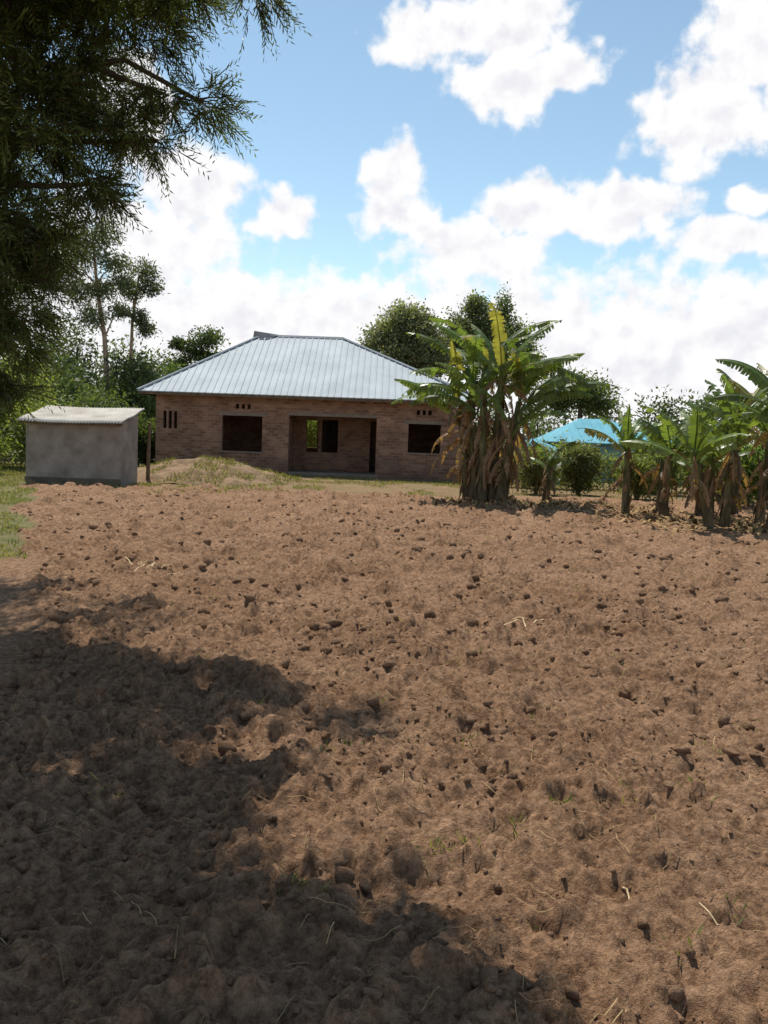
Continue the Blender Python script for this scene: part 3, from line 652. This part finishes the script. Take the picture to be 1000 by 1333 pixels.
def nz(sc,d,r=.6,vec=None):
    n=nt.nodes.new('ShaderNodeTexNoise'); n.inputs['Scale'].default_value=sc;n.inputs['Detail'].default_value=d;n.inputs['Roughness'].default_value=r; L.new(vec or dg.outputs[0],n.inputs['Vector']); return n
wn=nz(.33,2.); wv=N(nt,'ShaderNodeVectorMath',operation='SUBTRACT');L.new(wn.outputs['Color'],wv.inputs[0]);wv.inputs[1].default_value=(.5,.5,.5)
ws=N(nt,'ShaderNodeVectorMath',operation='SCALE');L.new(wv.outputs[0],ws.inputs[0]);ws.inputs['Scale'].default_value=3.0
pw=N(nt,'ShaderNodeVectorMath',operation='ADD');L.new(dg.outputs[0],pw.inputs[0]);L.new(ws.outputs[0],pw.inputs[1])
fl=N(nt,'ShaderNodeVectorMath',operation='MULTIPLY');L.new(pw.outputs[0],fl.inputs[0]);fl.inputs[1].default_value=(1,1,0)
blobs=[(1.7,23.4,3.9,2.3),(6.3,24.0,4.8,3.0),(6.8,20.9,4.2,2.3),(10.2,21.6,3.0,1.9),(18.6,18.8,4.8,3.4),(21.2,22.5,3.8,4.4),(25,19,4,4.5),
     (-.2,15.8,2.4,2.3),(.3,13.4,3.2,1.9),(-13,14.5,4.6,2.9),(-16,19,3.4,2.4),(-7.2,13.2,2.8,1.7),(-15,11.4,6.5,3.2),(8.9,14.1,4.4,2.3),(14.0,13.8,5.2,2.1),(5.2,11.7,5.6,2.3),(19.4,11.9,4,1.7),(21.2,14.3,1.7,1.1),(-4.5,26.8,2.4,1.0),(12,31,5,2.6),(-20,27,5,2)]
acc=None
for (a,e,rx,ry) in blobs:
    q=N(nt,'ShaderNodeVectorMath',operation='MULTIPLY_ADD'); L.new(fl.outputs[0],q.inputs[0]); q.inputs[1].default_value=(1/rx,1/ry,0); q.inputs[2].default_value=(-a/rx,-e/ry,0)
    l=N(nt,'ShaderNodeVectorMath',operation='LENGTH'); L.new(q.outputs[0],l.inputs[0]); f=mth('SUBTRACT',1.,l.outputs['Value'])
    acc=f if acc is None else mth('MAXIMUM',acc,f)
s2=N(nt,'ShaderNodeSeparateXYZ');L.new(pw.outputs[0],s2.inputs[0])
bank=mth('MINIMUM',mth('MULTIPLY',mth('SUBTRACT',11.2,s2.outputs[1]),.17),.9)
acc=mth('SMOOTH_MAX',acc,bank,.25)
gn=nz(.075,3.); ge=mth('MULTIPLY',mth('SUBTRACT',gn.outputs['Fac'],.61),5.)
msk=mth('MULTIPLY',mth('SUBTRACT',mth('ABSOLUTE',s2.outputs[0]),30.),.12)
msk2=mth('MULTIPLY',mth('SUBTRACT',s2.outputs[1],34.),.12); mk=mth('MINIMUM',mth('MAXIMUM',mth('MAXIMUM',msk,msk2),0.),1.)
ge=mth('SUBTRACT',mth('MULTIPLY',ge,mk),mth('MULTIPLY',mth('SUBTRACT',1.,mk),2.))
acc=mth('MAXIMUM',acc,ge)
dn=nz(.42,6.,.55); F0=mth('ADD',acc,mth('MULTIPLY',mth('SUBTRACT',dn.outputs['Fac'],.5),1.55))
ofs=N(nt,'ShaderNodeVectorMath',operation='ADD'); ofs.inputs[1].default_value=(-.5,.9,0); L.new(dg.outputs[0],ofs.inputs[0])
dn2=nz(.42,3.,.5,ofs.outputs[0])
# lit where the puff thins out toward the sun, shaded where it thickens
F1=mth('ADD',mth('MULTIPLY',mth('SUBTRACT',dn2.outputs['Fac'],dn.outputs['Fac']),2.4),mth('MULTIPLY',acc,.3))
def mrange(src,a,b,c,d):
    m=N(nt,'ShaderNodeMapRange'); m.interpolation_type='SMOOTHSTEP'
    for i,v in zip((1,2,3,4),(a,b,c,d)): m.inputs[i].default_value=v
    L.new(src,m.inputs[0]); return m.outputs[0]
dens=mrange(F0,.0,.38,0,1); shade=mrange(F1,-.05,.85,1.,.0)
sky=N(nt,'ShaderNodeTexSky',sky_type='NISHITA'); sky.sun_disc=False; sky.sun_elevation=math.asin(s.z); sky.sun_rotation=math.atan2(s.x,s.y)%(2*math.pi)
sky.air_density=1.0; sky.dust_density=.4; sky.ozone_density=1.2; sky.altitude=1200
tint=N(nt,'ShaderNodeVectorMath',operation='MULTIPLY'); tint.inputs[1].default_value=(1.80,1.80,1.52); L.new(sky.outputs[0],tint.inputs[0])
cm=N(nt,'ShaderNodeMix',data_type='RGBA'); cm.inputs[6].default_value=(8.4,8.4,9.0,1); cm.inputs[7].default_value=(10.2,10.15,10.2,1); L.new(shade,cm.inputs[0])
mx=N(nt,'ShaderNodeMix',data_type='RGBA'); L.new(dens,mx.inputs[0]);L.new(tint.outputs[0],mx.inputs[6]);L.new(cm.outputs[2],mx.inputs[7])
bg=N(nt,'ShaderNodeBackground'); bg.inputs[1].default_value=STR; L.new(mx.outputs[2],bg.inputs[0])
o=N(nt,'ShaderNodeOutputWorld'); L.new(bg.outputs[0],o.inputs[0])

# ------------------------------------------------------------ camera
cd=bpy.data.cameras.new('camera'); cd.sensor_fit='VERTICAL'; cd.angle=math.radians(60); cd.clip_end=3000; cd.clip_start=.05
co=bpy.data.objects.new('camera',cd); co.matrix_world=Matrix.Translation((0,0,1.65))@Matrix.Rotation(math.radians(85),4,'X')@Matrix.Rotation(math.radians(2),4,'Z')
link(co); scene.camera=co
scene.view_settings.view_transform='Standard'; scene.view_settings.look='None'; scene.view_settings.exposure=0
